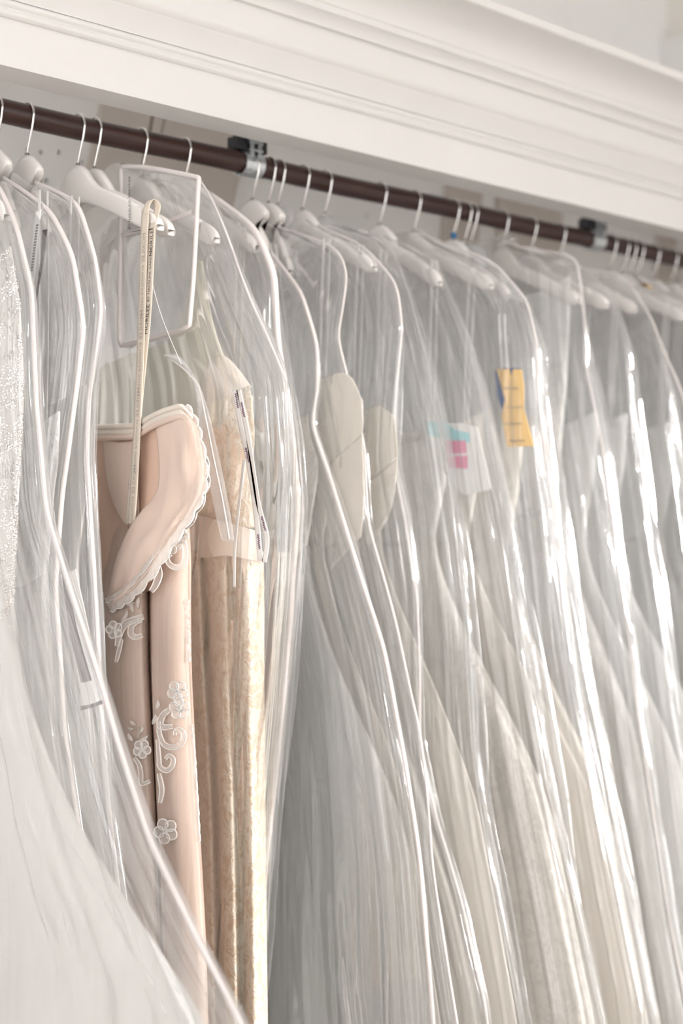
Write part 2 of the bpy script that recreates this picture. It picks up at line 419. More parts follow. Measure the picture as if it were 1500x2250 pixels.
# ------------------------------------------------------------------ coat hangers
def hook_pts(top=0.0):
    r = .0195; p = []
    p += [Vector((0, 0, -.068)), Vector((0, 0, -.058)), Vector((0, -.003, -.050)), Vector((0, -.0095, -.034)), Vector((0, -.0155, -.018))]
    for k in range(15):
        a = math.radians(200-k*(245/14)) # runs up the front, over the top, down behind
        p.append(Vector((0, math.cos(a)*r, math.sin(a)*r)))
    return p
def hanger_profile(L=.205, drop=.070):
    """half outline (u, z) below the neck: top edge then bottom edge"""
    top = [(0.0, -.058), (.012, -.060), (.024, -.068), (.040, -.085), (.055, -.097), (.08, -.107), (.12, -.124), (.165, -.146), (.19, -.158), (L-.002, -.169), (L, -.176)]
    bot = [(L-.002, -.184), (L-.018, -.185), (.165, -.175), (.12, -.155), (.08, -.137), (.05, -.125), (.02, -.116), (0, -.113)]
    return top, bot
def make_hanger(x, yaw=0.0, kind='wood', label='', group=None, reach=.205):
    h = empty('coat_hanger', (x, YR, ZR)); tag(h, label, 'hanger', group)
    h.rotation_euler = (0, 0, yaw)
    mb = MB(); mb.tube([Vector((0, p.y, p.z)) for p in catmull(hook_pts(), 60)], .0019, 8); mb.obj('hook', M_CHROME, h)
    t = .0065 if kind == 'wood' else .004
    top, bot = hanger_profile()
    if kind == 'clear': top = [(u, z-.012*(u > .04)) for u, z in top]; bot = [(u, z) for u, z in bot]
    top = [(u*reach/.205 if u > .04 else u, z) for u, z in top]; bot = [(u*reach/.205, z) for u, z in bot]
    T = catmull([Vector((0, u, z)) for u, z in top], 30); Bt = list(reversed(catmull([Vector((0, u, z)) for u, z in bot], 30)))
    if kind == 'wood':                      # the strap notch, cut into the top edge near each end
        un = reach*.82; i0 = max(i for i in range(len(T)) if T[i].y < un-.003)
        i1 = min(i for i in range(len(T)) if T[i].y > un+.003)
        nt = []; nb = []
        for du, dz in ((-.0026, 0), (-.0014, -.006), (.0014, -.006), (.0026, 0)):
            f = (un+du-T[i0].y)/(T[i1].y-T[i0].y); q = T[i0].lerp(T[i1], f); nt.append(Vector((0, un+du, q.z+dz))); nb.append(Bt[i0].lerp(Bt[i1], f))
        T = T[:i0+1]+nt+T[i1:]; Bt = Bt[:i0+1]+nb+Bt[i1:]
    vs = []; fs = []; cols = []
    for s in (-1, 1):
        seq = range(len(T)) if s == 1 else range(len(T)-1, 0, -1)
        if s == -1: left = [(s*T[i].y, T[i].z, s*Bt[i].y, Bt[i].z) for i in seq]
        else: right = [(T[i].y, T[i].z, Bt[i].y, Bt[i].z) for i in seq]
    allc = [(-u, z, -b, bz) if False else (u, z, b, bz) for (u, z, b, bz) in left+right]
    e = .35*t
    for (u, z, b, bz) in allc:
        zc = (z+bz)/2; hh = max(.0008, (z-bz)/2)
        for (dx, k) in ((-t, .72), (-t+e, 1.0), (t-e, 1.0), (t, .72), (t, -.72), (t-e, -1), (-t+e, -1), (-t, -.72)):
            vs.append((dx, lerp(b, u, (k+1)/2), zc+hh*k))
    m = len(allc)
    for i in range(m-1):
        for q in range(8): fs.append((i*8+q, i*8+(q+1) % 8, i*8+8+(q+1) % 8, i*8+8+q))
    fs += [tuple(range(8)), tuple((m-1)*8+q for q in range(7, -1, -1))]
    mesh_obj('shoulder_bar', vs, fs, M_HANGER if kind == 'wood' else M_FILM_EDGE, h)
    mb = MB(); mb.tube([(0, 0, -.064), (0, 0, -.054)], .0036, 12); mb.obj('ferrule', M_CHROME, h)
    return h

# ------------------------------------------------------------------ garment bags
def fold(a, z, rnd, amp):
    s = 0
    for k, p, w, d, g in rnd:
        s += w*(1-2*abs(math.sin(.5*(k*a+p+d*math.sin(z*g+p)))))
    return s*amp
PROFS = []
BAGX = [.985, 1.035, 1.086, 1.286, 1.369, 1.51, 1.545, 1.621, 1.673, 1.807, 1.896, 2.002, 2.145, 2.232, 2.325, 2.50, 2.545, 2.60, 2.66, 2.73]
def room_for(x, th):
    i = min(range(len(BAGX)), key=lambda k: abs(BAGX[k]-x)); g = .0015
    lo = (BAGX[i]-BAGX[i-1])/2-g if i else .03
    hi = (BAGX[i+1]-BAGX[i])/2-g if i+1 < len(BAGX) else .03
    if i == 2: hi = 1.116-x                   # the peach gown hangs in the wide gap after the third bag
    if i == 3: lo = x-1.2445
    return min(lo, 1.3*th), min(hi, 1.3*th)
class Prof:
    """front and back reach of a bag (distance from the rail line) against height"""
    def __init__(s, x, trace, back=None, zend=.28):
        pts = []
        for px, py in trace:
            p = onx(px, py, x); pts.append((p.z, YR-p.y))
        pts.sort(key=lambda q: -q[0])
        z, v = pts[-1]
        slope = .14
        if z > zend: pts.append((zend, v+slope*(z-zend)))
        s.ztop = max(pts[0][0], 1.985) if pts[0][1] > .03 else pts[0][0]
        if pts[0][1] > .02: pts.insert(0, (s.ztop+.012, .012)); s.ztop += .012
        s.front = pts; s.zend = zend; s.x = x; PROFS.append(s)
        s.back = back or [(s.ztop, .03), (s.ztop-.012, .09), (s.ztop-.03, .14), (s.ztop-.06, .19), (s.ztop-.12, .215), (s.ztop-.3, .22), (1.3, .25), (.8, .29), (.2, .30)]
    def w(s, dd, side):
        """half thickness of the bag at depth dd under its top, on one side"""
        W = s.W[1] if side > 0 else s.W[0]
        return min(W, lerp(s.wtop, W, smooth(.10, .34, dd)))
    def f(s, z): return sm(s.front, z, .012)
    def b(s, z): return sm(s.back, z, .012)

def make_bag(x, trace, th, seed, label, group=None, mat_i=0, folds=1.0, sway=0.0, pipe=True, pipe_r=.0034, zend=.28, inner=.60, wtop=.0145):
    R = random.Random(seed)
    P = Prof(x, trace, zend=zend); P.W = room_for(x, th); P.inner = inner; P.wtop = wtop
    root = empty('garment_bag', (x, YR, ZR)); tag(root, label, 'garment bag', group)
    N, M = (300, 180) if seed <= 13 else (200, 110)
    rnd = [(R.choice((13, 15, 17)), R.uniform(0, 6.28), .46, R.uniform(.2, .9), R.uniform(3, 7)),
           (R.choice((29, 34, 39)), R.uniform(0, 6.28), .38, R.uniform(.3, 1.2), R.uniform(4, 9)),
           (R.choice((55, 63, 71)), R.uniform(0, 6.28), .26, R.uniform(.3, 1.5), R.uniform(5, 12))]
    vs = []; fs = []; edge = []; bedge = []
    o1 = Vector((seed*7.3, seed*1.7, 0))
    for j in range(M+1):
        t = j/M; z = lerp(P.ztop, P.zend, t**1.35)
        sf, sb = P.f(z), P.b(z); mid = (sf-sb)/2; half = (sf+sb)/2
        dd = P.ztop-z
        for i in range(N):
            a = 2*math.pi*i/N; c = math.cos(a); s = math.sin(a)
            u = mid+half*(math.copysign(abs(c)**.85, c))
            thz = P.w(dd, s); v = thz*math.copysign(abs(s)**.75, s)
            fo = fold(a, z, rnd, thz*.55*smooth(.02, .30, dd)*folds)
            cr = noise.noise(Vector((u*9, v*30+(5 if s > 0 else 0), z*3.2))+o1)*thz*.55*smooth(.0, .2, dd)
            cr += noise.noise(Vector((u*26, v*30+(5 if s > 0 else 0), z*9))+o1)*thz*.20*smooth(.0, .2, dd)
            sd = 5 if s > 0 else 0
            mk = smooth(-.12, .28, noise.noise(Vector((u*6+9, sd, z*2.3))+o1))*smooth(.03, .2, dd)
            if mk > 0:
                cr += (.45-abs(noise.noise(Vector((u*48, v*48+sd, z*22))+o1)))*.0085*mk
                cr += (.45-abs(noise.noise(Vector((u*26+z*14, v*30+sd, z*34-u*20))+o1)))*.0080*mk
            edgew = min(1, abs(s)*2.2)
            rel = math.tanh((fo+cr)*.80/(thz*(1-inner)))
            v = math.copysign(abs(s)**.75, s)*thz*((1+inner)/2+(1-inner)/2*rel)
            u += max(-.014, noise.noise(Vector((i*.3, z*5, seed)))*.006*smooth(.05, .3, dd)+fo*.9*(1-edgew))*(1 if c > 0 else -1)
            p = Vector((v, -u, z-ZR)); vs.append(p)
            if i == 0: edge.append(p)
            if i == N//2: bedge.append(p)
    for j in range(M):
        for i in range(N):
            i2 = (i+1) % N; fs.append((j*N+i, j*N+i2, (j+1)*N+i2, (j+1)*N+i))
    mesh_obj('film', vs, fs, M_FILM[mat_i], root)
    if seed in (9, 10, 12, 14, 17, 19): pipe = False
    if pipe:
        if seed >= 7: pipe_r = .0019
        if seed == 5: pipe_r = .0052
        mb = MB(); line = list(reversed(bedge[:M//2]))+edge
        mb.tube(line, pipe_r, 8); mb.obj('piping', M_PIPE, root)
    return root, P

# ------------------------------------------------------------------ gowns
def make_gown(x, P, th, seed, label, m_bod, m_skirt, ztop=1.68, waist=1.45, group=None, over=None, amp=1.0, inset=.018, bodw=.17, name='wedding_gown', strap=True, sway=0.0, flare=1.0):
    R = random.Random(seed*13+5)
    root = empty(name, (x, YR, ZR)); tag(root, label, 'gown', group)
    rnd = [(R.choice((5, 7)), R.uniform(0, 6.28), .6, R.uniform(.2, .6), R.uniform(1, 3)),
           (R.choice((12, 15)), R.uniform(0, 6.28), .4, R.uniform(.2, .8), R.uniform(2, 4)),
           (R.choice((24, 29)), R.uniform(0, 6.28), .2, R.uniform(.2, .9), R.uniform(2, 5))]
    def loops(z0, z1, M, N, wf, tf, af):
        vs = []; fs = []
        for j in range(M+1):
            z = lerp(z0, z1, j/M); f, b = wf(z); mid = (f-b)/2; half = (f+b)/2; t = tf(z)
            for i in range(N):
                a = 2*math.pi*i/N; c = math.cos(a); s = math.sin(a)
                fo = 0
                for k, p, w, d, g in rnd: fo += w*math.sin(k*a+p+d*math.sin(z*g+p))
                k_ = af(z); fo = max(-1.0, min(1.0, fo/1.1))
                u = mid+half*math.copysign(abs(c)**.8, c)-(.012*k_*(1+fo)*abs(c)*(1 if c > 0 else -1))
                room = P.w(P.ztop-z, s)*P.inner*.96
                v = math.copysign(abs(s)**.8, s)*room*t*(1-.26*k_+.26*k_*fo)
                zz = z-ZR
                if j == 0: zz += .03*abs(c)**2*(1 if c > 0 else .3)-.012
                vs.append((v, -u, zz))
        for j in range(M):
            for i in range(N):
                i2 = (i+1) % N; fs.append((j*N+i, j*N+i2, (j+1)*N+i2, (j+1)*N+i))
        return vs, fs
    hip = waist-.12
    def wf(z):
        ins = lerp(inset, min(inset, .035), smooth(waist-.1, waist+.1, z)); f1 = max(.03, P.f(z)-ins); b1 = max(.03, P.b(z)-inset)
        bw = pl([(ztop, bodw), (lerp(ztop, waist, .4), bodw*.95), (waist, bodw*.78), (waist-.4, bodw*1.1)], z)
        k = smooth(waist+.03, waist-.45, z)*flare
        return lerp(min(bw, f1), f1, k), lerp(min(bw, b1), b1, k)
    def tf(z): return lerp(.60, 1.0, smooth(waist, waist-.4, z))
    vs, fs = loops(ztop, waist, 16, 96, wf, tf, lambda z: .08)
    mesh_obj('bodice', vs, fs, m_bod, root)
    if seed == 1:
        bm = bmesh.new(); bmesh.ops.create_icosphere(bm, subdivisions=1, radius=1.0); bv = [v.co.copy() for v in bm.verts]; bf = [tuple(q.index for q in f.verts) for f in bm.faces]; bm.free()
        mb = MB(); cand = [f for f in fs if all(vs[q][0] < .004 and vs[q][1] < -.02 for q in f)]
        for k in range(2600):
            f = R.choice(cand); c0, c1, c2, c3 = (Vector(vs[q]) for q in f); ru, rv = R.random(), R.random()
            p = c0.lerp(c1, ru).lerp(c3.lerp(c2, ru), rv)
            if noise.noise(p*26) < -.12: continue
            r = R.uniform(.0010, .0026); mb.add([p+c*r for c in bv], bf)
        o = mb.obj('beading', M_BEAD, root, True); o['kind'] = 'stuff'
    vs, fs = loops(waist+.002, .30, 46, 144, wf, lambda z: tf(z)*(.92 if over else 1), lambda z: min(1.0, .85*amp)*smooth(waist, waist-.35, z))
    mesh_obj('skirt', vs, fs, m_skirt, root)
    if over:
        vs, fs = loops(waist+.004, .34, 40, 144, lambda z: tuple(q+.005 for q in wf(z)), tf, lambda z: min(1.0, .85*amp)*smooth(waist, waist-.35, z))
        mesh_obj('overskirt', vs, fs, over, root)
    if strap:
        for s, u in ((1, min(.15, P.f(1.9)-.02)), (-1, .15)):
            f, b = wf(ztop)
            u1 = (f if s == 1 else b)*.75
            for dx in (-.004, .004):
                p0 = Vector((dx*1.5, -s*max(.03, u)*.96, -.137)); p1 = Vector((dx, -s*u1, ztop-ZR-.01))
                ribbon('hanging_loop', [p0, p0.lerp(p1, .5)+Vector((dx*.5, 0, 0)), p1], .006, M_WRIB, root)
    return root

def ribbon(name, pts, w, m, parent=None, n=24, twist=None, side=Vector((0, 1, 0)), thick=.0005, wfun=None):
    P = catmull(pts, n); vs = []; fs = []
    for i, p in enumerate(P):
        a = twist(i/n) if twist else 0.0
        d = side*math.cos(a)+Vector((1, 0, 0))*math.sin(a)
        ww = w*(wfun(i/n) if wfun else 1)
        for k in (-1, -.5, 0, .5, 1): vs.append(p+d*ww*.5*k)
    for i in range(n):
        for k in range(4): fs.append((i*5+k, i*5+k+1, i*5+6+k, i*5+5+k))
    o = mesh_obj(name, vs, fs, m, parent)
    md = o.modifiers.new('thickness', 'SOLIDIFY'); md.thickness = thick; md.offset = 0
    return o

BAGS = []
def bagset(x, trace, th, seed, blabel, glabel=None, mb_=None, ms_=None, mat_i=0, bgroup=None, ggroup=None, bag={}, gown={}):
    r, P = make_bag(x, trace, th, seed, blabel, bgroup, mat_i, **bag)
    if glabel: make_gown(x, P, th, seed, glabel, mb_, ms_, group=ggroup, **gown)
    return P

# left-hand bags
T01 = [(0, 410), (40, 500), (75, 640), (88, 900), (108, 1120), (160, 1290), (215, 1460), (270, 1640), (340, 1850), (440, 2060), (560, 2290)]
P01 = bagset(.985, T01, .022, 1, 'clear garment bag around the silver beaded gown, wide skirt pushing outward', 'white gown with silver beaded bodice inside the outermost bag', M_BEADS, M_WHITE, 0,
             gown=dict(ztop=1.84, waist=1.36, bodw=.17, amp=2.0, inset=.075, strap=False, over=M_WSHEER))
T02 = [(-30, 375), (0, 385), (110, 460), (160, 560), (185, 720), (170, 850), (135, 1080), (120, 1300), (140, 1600), (200, 2000)]
bagset(1.035, T02, .020, 2, 'clear garment bag with broad white piping between beaded gown and grey-tinted bag', 'plain white gown showing a long black and white ticket', M_LACE, M_WHITE, 1,
       gown=dict(ztop=1.62, waist=1.40, over=M_WSHEER))
T03 = [(35, 385), (170, 440), (210, 560), (228, 680), (205, 870), (200, 1000), (215, 1250), (225, 1500), (250, 1800), (300, 2200)]
bagset(1.086, T03, .022, 3, 'clear garment bag with squared shoulder next to the bare peach gown', 'white satin gown in the bag next to the peach gown', M_WHITE, M_WHITE, 2,
       gown=dict(ztop=1.66, waist=1.42))
# bags right of the peach gown
T04 = [(300, 368), (436, 390), (470, 445), (500, 520), (545, 640), (590, 740), (628, 830), (640, 1000), (625, 1300), (590, 1700), (560, 2200)]
r04, P04 = make_bag(1.286, T04, .046, 4, 'clear garment bag with a piped rectangular pocket over the cream lace gown', None, 0, .9, pipe=False, inner=.88, wtop=.041)
T05 = [(440, 415), (480, 440), (560, 500), (605, 600), (614, 750), (650, 950), (662, 1100), (652, 1350), (612, 1750), (560, 2250)]
bagset(1.369, T05, .040, 5, 'clear garment bag with one thick white piped front edge, right behind cream lace gown', 'white lace gown with tulle skirt right behind the cream lace gown', M_LACE, M_TULLE, 0,
       gown=dict(ztop=1.66, waist=1.44, over=M_WSHEER))
T06 = [(560, 510), (610, 575), (660, 640), (698, 760), (703, 850), (690, 930), (735, 1060), (785, 1220), (840, 1420), (890, 1680), (925, 1900), (955, 2250)]
bagset(1.51, T06, .018, 6, 'clear garment bag with wavy piped edge over the full white tulle skirt', 'ball gown with a very full white tulle skirt', M_ILACE, M_TULLE, 1,
       gown=dict(ztop=1.64, waist=1.43, over=M_WSHEER, amp=1.2))
T07 = [(580, 490), (740, 540), (762, 600), (748, 690), (738, 740), (775, 900), (800, 980), (812, 1150), (860, 1350), (915, 1600), (945, 1900), (1000, 2250)]
bagset(1.545, T07, .018, 7, 'clear garment bag with square shoulder over the ivory gown with pleated crossed cups', 'ivory satin gown with pleated crossed cups', M_IVORY, M_CTULLE, 0,
       gown=dict(ztop=1.63, waist=1.45))
T08 = [(700, 495), (800, 540), (870, 620), (886, 720), (878, 850), (872, 1000), (900, 1130), (924, 1300), (928, 1620), (965, 1800), (1020, 1980), (1075, 2200)]
bagset(1.621, T08, .026, 8, 'clear garment bag with narrow grey edge strip beside the crossed-cup gown', 'ivory tulle gown with a pleated cup in the bag with the grey edge strip', M_IVORY, M_CTULLE, 1,
       gown=dict(ztop=1.62, waist=1.45, over=M_WSHEER))
T09 = [(770, 505), (830, 500), (870, 560), (900, 640), (940, 780), (980, 950), (1012, 1150), (1040, 1400), (1055, 1650), (1085, 1850), (1160, 2250)]
bagset(1.673, T09, .026, 9, 'clear garment bag with bright creased front over the lustrous ivory satin skirt', 'gown with a lustrous ivory satin skirt', M_ILACE, M_IVORY, 0,
       bag=dict(folds=1.2), gown=dict(ztop=1.62, waist=1.46, amp=.8))
T10 = [(880, 530), (950, 560), (975, 610), (1030, 740), (1075, 900), (1122, 1150), (1165, 1400), (1215, 1700), (1270, 1960), (1330, 2250)]
bagset(1.807, T10, .038, 10, 'clear garment bag holding a gown with the pink and turquoise card', 'gown carrying a pink and turquoise printed card', M_LACE, M_ILACE, 1,
       bag=dict(folds=1.2), gown=dict(ztop=1.63, waist=1.45))
T11 = [(930, 520), (1080, 570), (1160, 660), (1190, 760), (1200, 950), (1232, 1200), (1275, 1500), (1335, 1800), (1420, 2200)]
bagset(1.896, T11, .037, 11, 'clear garment bag holding a gown with the yellow card tag', 'ivory gown carrying a yellow and blue card tag', M_IVORY, M_CTULLE, 0,
       gown=dict(ztop=1.66, waist=1.45))
T12 = [(1000, 540), (1090, 590), (1150, 680), (1190, 800), (1215, 950), (1260, 1250), (1310, 1550), (1370, 1850), (1450, 2250)]
bagset(2.002, T12, .040, 12, 'clear garment bag hung by the hook with a blue bead', 'cream satin gown on the hanger with a blue bead', M_IVORY, M_IVORY, 1,
       gown=dict(ztop=1.62, waist=1.42))
T13 = [(1060, 540), (1170, 520), (1265, 555), (1276, 620), (1300, 800), (1340, 1000), (1372, 1250), (1420, 1600), (1490, 2050), (1530, 2250)]
bagset(2.145, T13, .036, 13, 'clear garment bag with a flat wide shoulder over the long-sleeved lace gown', 'white lace gown with covered shoulders', M_LACE, M_LACE, 0,
       bag=dict(folds=1.2), gown=dict(ztop=1.93, waist=1.50, bodw=.17, strap=False, over=M_WSHEER))
BG = 'look-alike clear bags beyond the lace gown'; GG = 'look-alike white gowns beyond the lace gown'
BL = 'clear garment bag beyond the wide-shouldered lace gown bag'; GL = 'white gown in a clear bag beyond the lace gown'
T14 = [(1190, 560), (1290, 590), (1350, 650), (1385, 760), (1400, 900), (1440, 1200), (1500, 1600), (1600, 2250)]
bagset(2.232, T14, .040, 14, 'clear garment bag right behind the wide-shouldered lace gown bag', 'white tulle gown right behind the lace gown with covered shoulders', M_WHITE, M_TULLE, 1)
T15 = [(1280, 590), (1370, 600), (1430, 700), (1480, 850), (1500, 1000), (1540, 1300), (1600, 1700), (1680, 2250)]
bagset(2.325, T15, .045, 15, 'clear garment bag last before the second rail clamp', 'white gown last before the second rail clamp', M_LACE, M_WHITE, 0)
for k, (x, d) in enumerate(((2.50, 0), (2.545, 0.01), (2.60, -.01), (2.66, 0.0), (2.73, .01))):
    tr = [(1.992, .02), (1.965, .12), (1.92, .19), (1.84, .225+d), (1.6, .25+d), (1.2, .32), (.8, .40), (.3, .46)]
    pxs = []
    for z, s in tr:
        v = Vector((x, YR-s, z)); Zc = v.x*FW[0]+v.y*FW[1]
        pxs.append((750+FPX*(v.x*RT[0]+v.y*RT[1])/Zc, HY-FPX*(z-CZ)/Zc))
    nth = ('first', 'second', 'third', 'fourth', 'fifth')[k]
    bagset(x, pxs, .022, 16+k, 'clear garment bag, %s beyond the second rail clamp' % nth, 'white gown in the %s bag beyond the second rail clamp' % nth, (M_WHITE, M_LACE)[k % 2], (M_TULLE, M_WHITE, M_ILACE)[k % 3], k % 2, 'clear bags beyond the second rail clamp', 'gowns beyond the second rail clamp')

# ------------------------------------------------------------------ hangers for every bag
HG = 'look-alike white hangers in the bags'
for x, yaw, kind, lab, g in (
    (.985, 0, 'wood', 'white wooden hanger over the silver beaded gown', None),
    (1.035, .01, 'wood', 'white wooden hanger with a printed ribbon, beside the beaded gown', None),
    (1.086, -.01, 'wood', 'white wooden hanger in the bag next to the peach gown', None),
    (1.201, .02, 'wood', 'white wooden hanger tucked behind the peach gown hanger', None),
    (1.286, 0, 'wood', 'white hanger inside the bag with the piped pocket', None),
    (1.369, 0, 'wood', 'white hanger inside the bag with the thick piped edge', None),
    (1.51, 0, 'wood', 'white wooden hanger right beside the first rail clamp', None),
    (1.545, 0, 'wood', 'white wooden hanger second from the first rail clamp', None),
    (1.566, 0, 'clear', 'thin clear plastic hanger crowded beside the white wooden ones', None),
    (1.621, 0, 'wood', 'white hanger over the gown with the grey edge strip', None),
    (1.673, 0, 'clear', 'clear plastic hanger over the lustrous satin gown', None),
    (1.807, 0, 'wood', 'white hanger over the gown with the pink card', None),
    (1.896, 0, 'wood', 'white hanger over the gown with the yellow tag', None),
    (2.002, 0, 'wood', 'white hanger with a blue bead on its hook', None),
    (2.036, 0, 'clear', 'clear plastic hanger next to the hook with the blue bead', None),
    (2.054, 0, 'clear', 'clear plastic hanger second from the hook with the blue bead', None),
    (2.145, 0, 'wood', 'white hanger inside the wide-shouldered lace gown bag', None),
    (2.232, 0, 'wood', 'white hanger right after the lace gown with covered shoulders', HG),
    (2.325, 0, 'wood', 'white hanger last before the second rail clamp', HG),
    (2.50, 0, 'wood', 'white wooden hanger, first beyond the second rail clamp', HG), (2.545, 0, 'wood', 'white wooden hanger, second beyond the second rail clamp', HG),
    (2.5725, 0, 'clear', 'clear plastic hanger beyond the second rail clamp', None), (2.60, 0, 'wood', 'white wooden hanger, third beyond the second rail clamp', HG),
    (2.66, 0, 'wood', 'white wooden hanger, fourth beyond the second rail clamp', HG), (2.73, 0, 'wood', 'white wooden hanger, fifth beyond the second rail clamp', HG)):
    P = min(PROFS, key=lambda q: abs(q.x-x))
    reach = .19; tp = [q for q in hanger_profile()[0] if q[0] > .045]
    while reach > .06 and any(u*reach/.205 > min(P.f(ZR+z), P.b(ZR+z))-.004 for u, z in tp): reach -= .004
    make_hanger(x, yaw, kind, lab, g, reach)
HA = make_hanger(1.172, .0, 'wood', 'white wooden hanger holding the bare peach gown by two printed ribbons', None, .209)

# ------------------------------------------------------------------ the bare peach gown
XP = 1.172
def pxs(path, x0, dx=0.0): return [onx(p[0], p[1], x0+(p[2] if len(p) > 2 else dx)) for p in path]
peach = empty('evening_gown', (0, 0, 0))
tag(peach, 'peach chiffon gown with white embroidered lace, folded over its hanger loops without a bag', 'gown')
sheet('bodice_lining', [
    [(205, 948, .012), (262, 950, .014), (300, 945, .012), (352, 918, .0)],
    [(205, 1050, .012), (265, 1050, .018), (310, 1050, .012), (356, 1040, .0)],
    [(215, 1180, .012), (262, 1180, .018), (300, 1180, .010), (350, 1170, .0)],
    [(225, 1310, .010), (265, 1310, .012), (300, 1310, .008), (345, 1290, .0)]], XP, 40, 30, M_PEACH2, peach)
sheet('boning_panel', [[(226, 965, .004), (262, 972, .002), (300, 968, .004)], [(236, 1060, .006), (268, 1065, .002), (303, 1060, .006)], [(252, 1110, .006), (275, 1150, .004), (306, 1150, .006)]], XP, 24, 16, M_PEACH, peach, .002)
up = [(205, 938, -.002), (262, 936, -.002), (300, 932, -.004), (336, 912, -.008), (368, 899, -.020), (400, 893, -.022), (424, 918, -.016)]
for k, (o0, o1, m) in enumerate(((-4, 6, M_CSATIN), (8, 20, M_CSATIN), (18, 30, M_PEACH))):
    sheet('neckline_binding', [[(a, b+o0, c) for a, b, c in up], [(a, b+(o0+o1)/2, c-.003) for a, b, c in up], [(a, b+o1, c) for a, b, c in up]], XP, 8, 40, m, peach, .002)
FLAP = [
    [(338, 905, -.004), (365, 898, -.014), (395, 892, -.018), (412, 902, -.014), (424, 920, -.006)],
    [(345, 960, -.004), (372, 955, -.020), (405, 950, -.028), (428, 955, -.024), (440, 965, -.012)],
    [(350, 1020, -.004), (378, 1020, -.022), (410, 1022, -.034), (435, 1025, -.030), (450, 1030, -.016)],
    [(345, 1080, -.006), (372, 1085, -.024), (402, 1090, -.038), (428, 1085, -.036), (447, 1075, -.022)],
    [(310, 1125, -.010), (340, 1135, -.030), (375, 1145, -.044), (402, 1140, -.042), (420, 1125, -.030)],
    [(282, 1165, -.012), (305, 1180, -.032), (335, 1200, -.046), (358, 1205, -.046), (375, 1195, -.036)],
    [(258, 1220, -.012), (275, 1235, -.030), (298, 1255, -.044), (318, 1262, -.044), (335, 1255, -.036)],
    [(240, 1290, -.010), (250, 1300, -.020), (265, 1305, -.030), (282, 1305, -.032), (295, 1300, -.028)],
    [(236, 1335, -.008), (240, 1338, -.012), (246, 1335, -.016), (252, 1330, -.018), (258, 1325, -.018)]]
sheet('folded_cup', FLAP, XP, 64, 32, M_PEACH, peach, .0015, wob=lambda u, v, p: (-.0045*math.sin(v*9+u*16)-.0025*math.sin(v*21-u*11))*math.sin(math.pi*v)*smooth(.05, .3, u))
sheet('cup_facing', [[(p[0]+2, p[1]+1, p[2]-.004-.002*k) for k, p in enumerate(r[2:])] for r in FLAP[:5]], XP, 40, 16, M_PSHEER, peach, 0)
# scalloped lace border of the cup
def border(name, path, wpx, x0, nsc, parent, m, n=140, ins=.4):
    c = catmull([Vector((p[0], p[1], p[2])) for p in path], n); vs = []; fs = []
    for i, p in enumerate(c):
        t = c[min(i+1, n)]-c[max(i-1, 0)]; nx = Vector((-t.y, t.x, 0)); nx = nx/(nx.length or 1)
        sc = wpx*(.50+.50*abs(math.sin(math.pi*nsc*i/n)))+1.2*noise.noise(Vector((i*.9, wpx, 0)))
        for k in range(7):
            f = k/6; q = p+nx*(-ins*wpx+(sc+ins*wpx)*f)
            d = .0007*math.sin(f*9.4+i*.5)+.0008*noise.noise(Vector((i*.45, f*4, 3)))
            vs.append(onx(q.x, q.y, x0+p.z+d))
    for i in range(n):
        for k in range(6): fs.append((i*7+k, i*7+k+1, i*7+8+k, i*7+7+k))
    o = mesh_obj(name, vs, fs, m, parent); md = o.modifiers.new('thickness', 'SOLIDIFY'); md.thickness = .0014
    mb = MB(); mb.tube([vs[i*7+6] for i in range(n+1)], .0011, 6); mb.obj('scallop_cord', M_THREAD, o)
    mb = MB(); mb.tube([vs[i*7+2]+Vector((-.001, 0, 0)) for i in range(n+1)], .0009, 6); mb.obj('scallop_cord', M_THREAD, o)
    return o
border('lace_border', [(240, 1337, -.018), (262, 1326, -.024), (292, 1304, -.032), (333, 1258, -.040), (372, 1200, -.042), (412, 1138, -.038), (440, 1085, -.030), (447, 1035, -.022), (436, 968, -.018), (424, 925, -.012), (405, 893, -.018)], 11, XP-.004, 15, peach, M_NET2, 240, 2.2)
border('lace_border', [(385, 1195, -.016), (412, 1150, -.020), (438, 1105, -.020), (452, 1050, -.012), (445, 1000, -.008)], 10, XP+.004, 5, peach, M_NET2, 80, 1.6)
SK = [.0, -.014, -.020, -.006, .026, -.006, -.022, -.014, .010]
def skrow(xs, y, k=0.0): return [(x, y, d+k) for x, d in zip(xs, SK)]
SKR = [[(x, 1120, .030) for x in (230, 262, 300, 316, 326, 334, 370, 398, 406)], skrow((228, 264, 300, 316, 326, 334, 370, 402, 412), 1225, .024), skrow((228, 266, 303, 318, 327, 335, 370, 402, 412), 1330),
       skrow((230, 270, 306, 321, 329, 337, 371, 403, 414), 1480), skrow((236, 278, 316, 332, 338, 345, 378, 412, 424), 1680),
       skrow((246, 290, 328, 342, 349, 357, 390, 426, 436), 1900), skrow((256, 300, 336, 350, 356, 365, 400, 436, 446), 2100), skrow((262, 306, 342, 355, 362, 370, 405, 442, 452), 2350)]
sheet('skirt', SKR, XP, 60, 64, M_PEACH, peach, .0012, wob=lambda u, v, p: -.003*math.sin(v*40+u*3)*u)
sheet('skirt_lining', [[(r[0][0]-6, r[0][1], .034), (r[4][0], r[4][1], .034), (r[8][0]+6, r[8][1], .034)] for r in SKR], XP, 40, 12, M_PEACH2, peach)
SKO = [[(p[0]+(8 if k > 5 else 0), p[1], p[2]-.006+(.010 if k == 4 else 0)) for k, p in enumerate(r)] for r in SKR]
sheet('tulle_overlay', SKO, XP, 60, 64, M_PSHEER, peach, 0)
DA = -.029
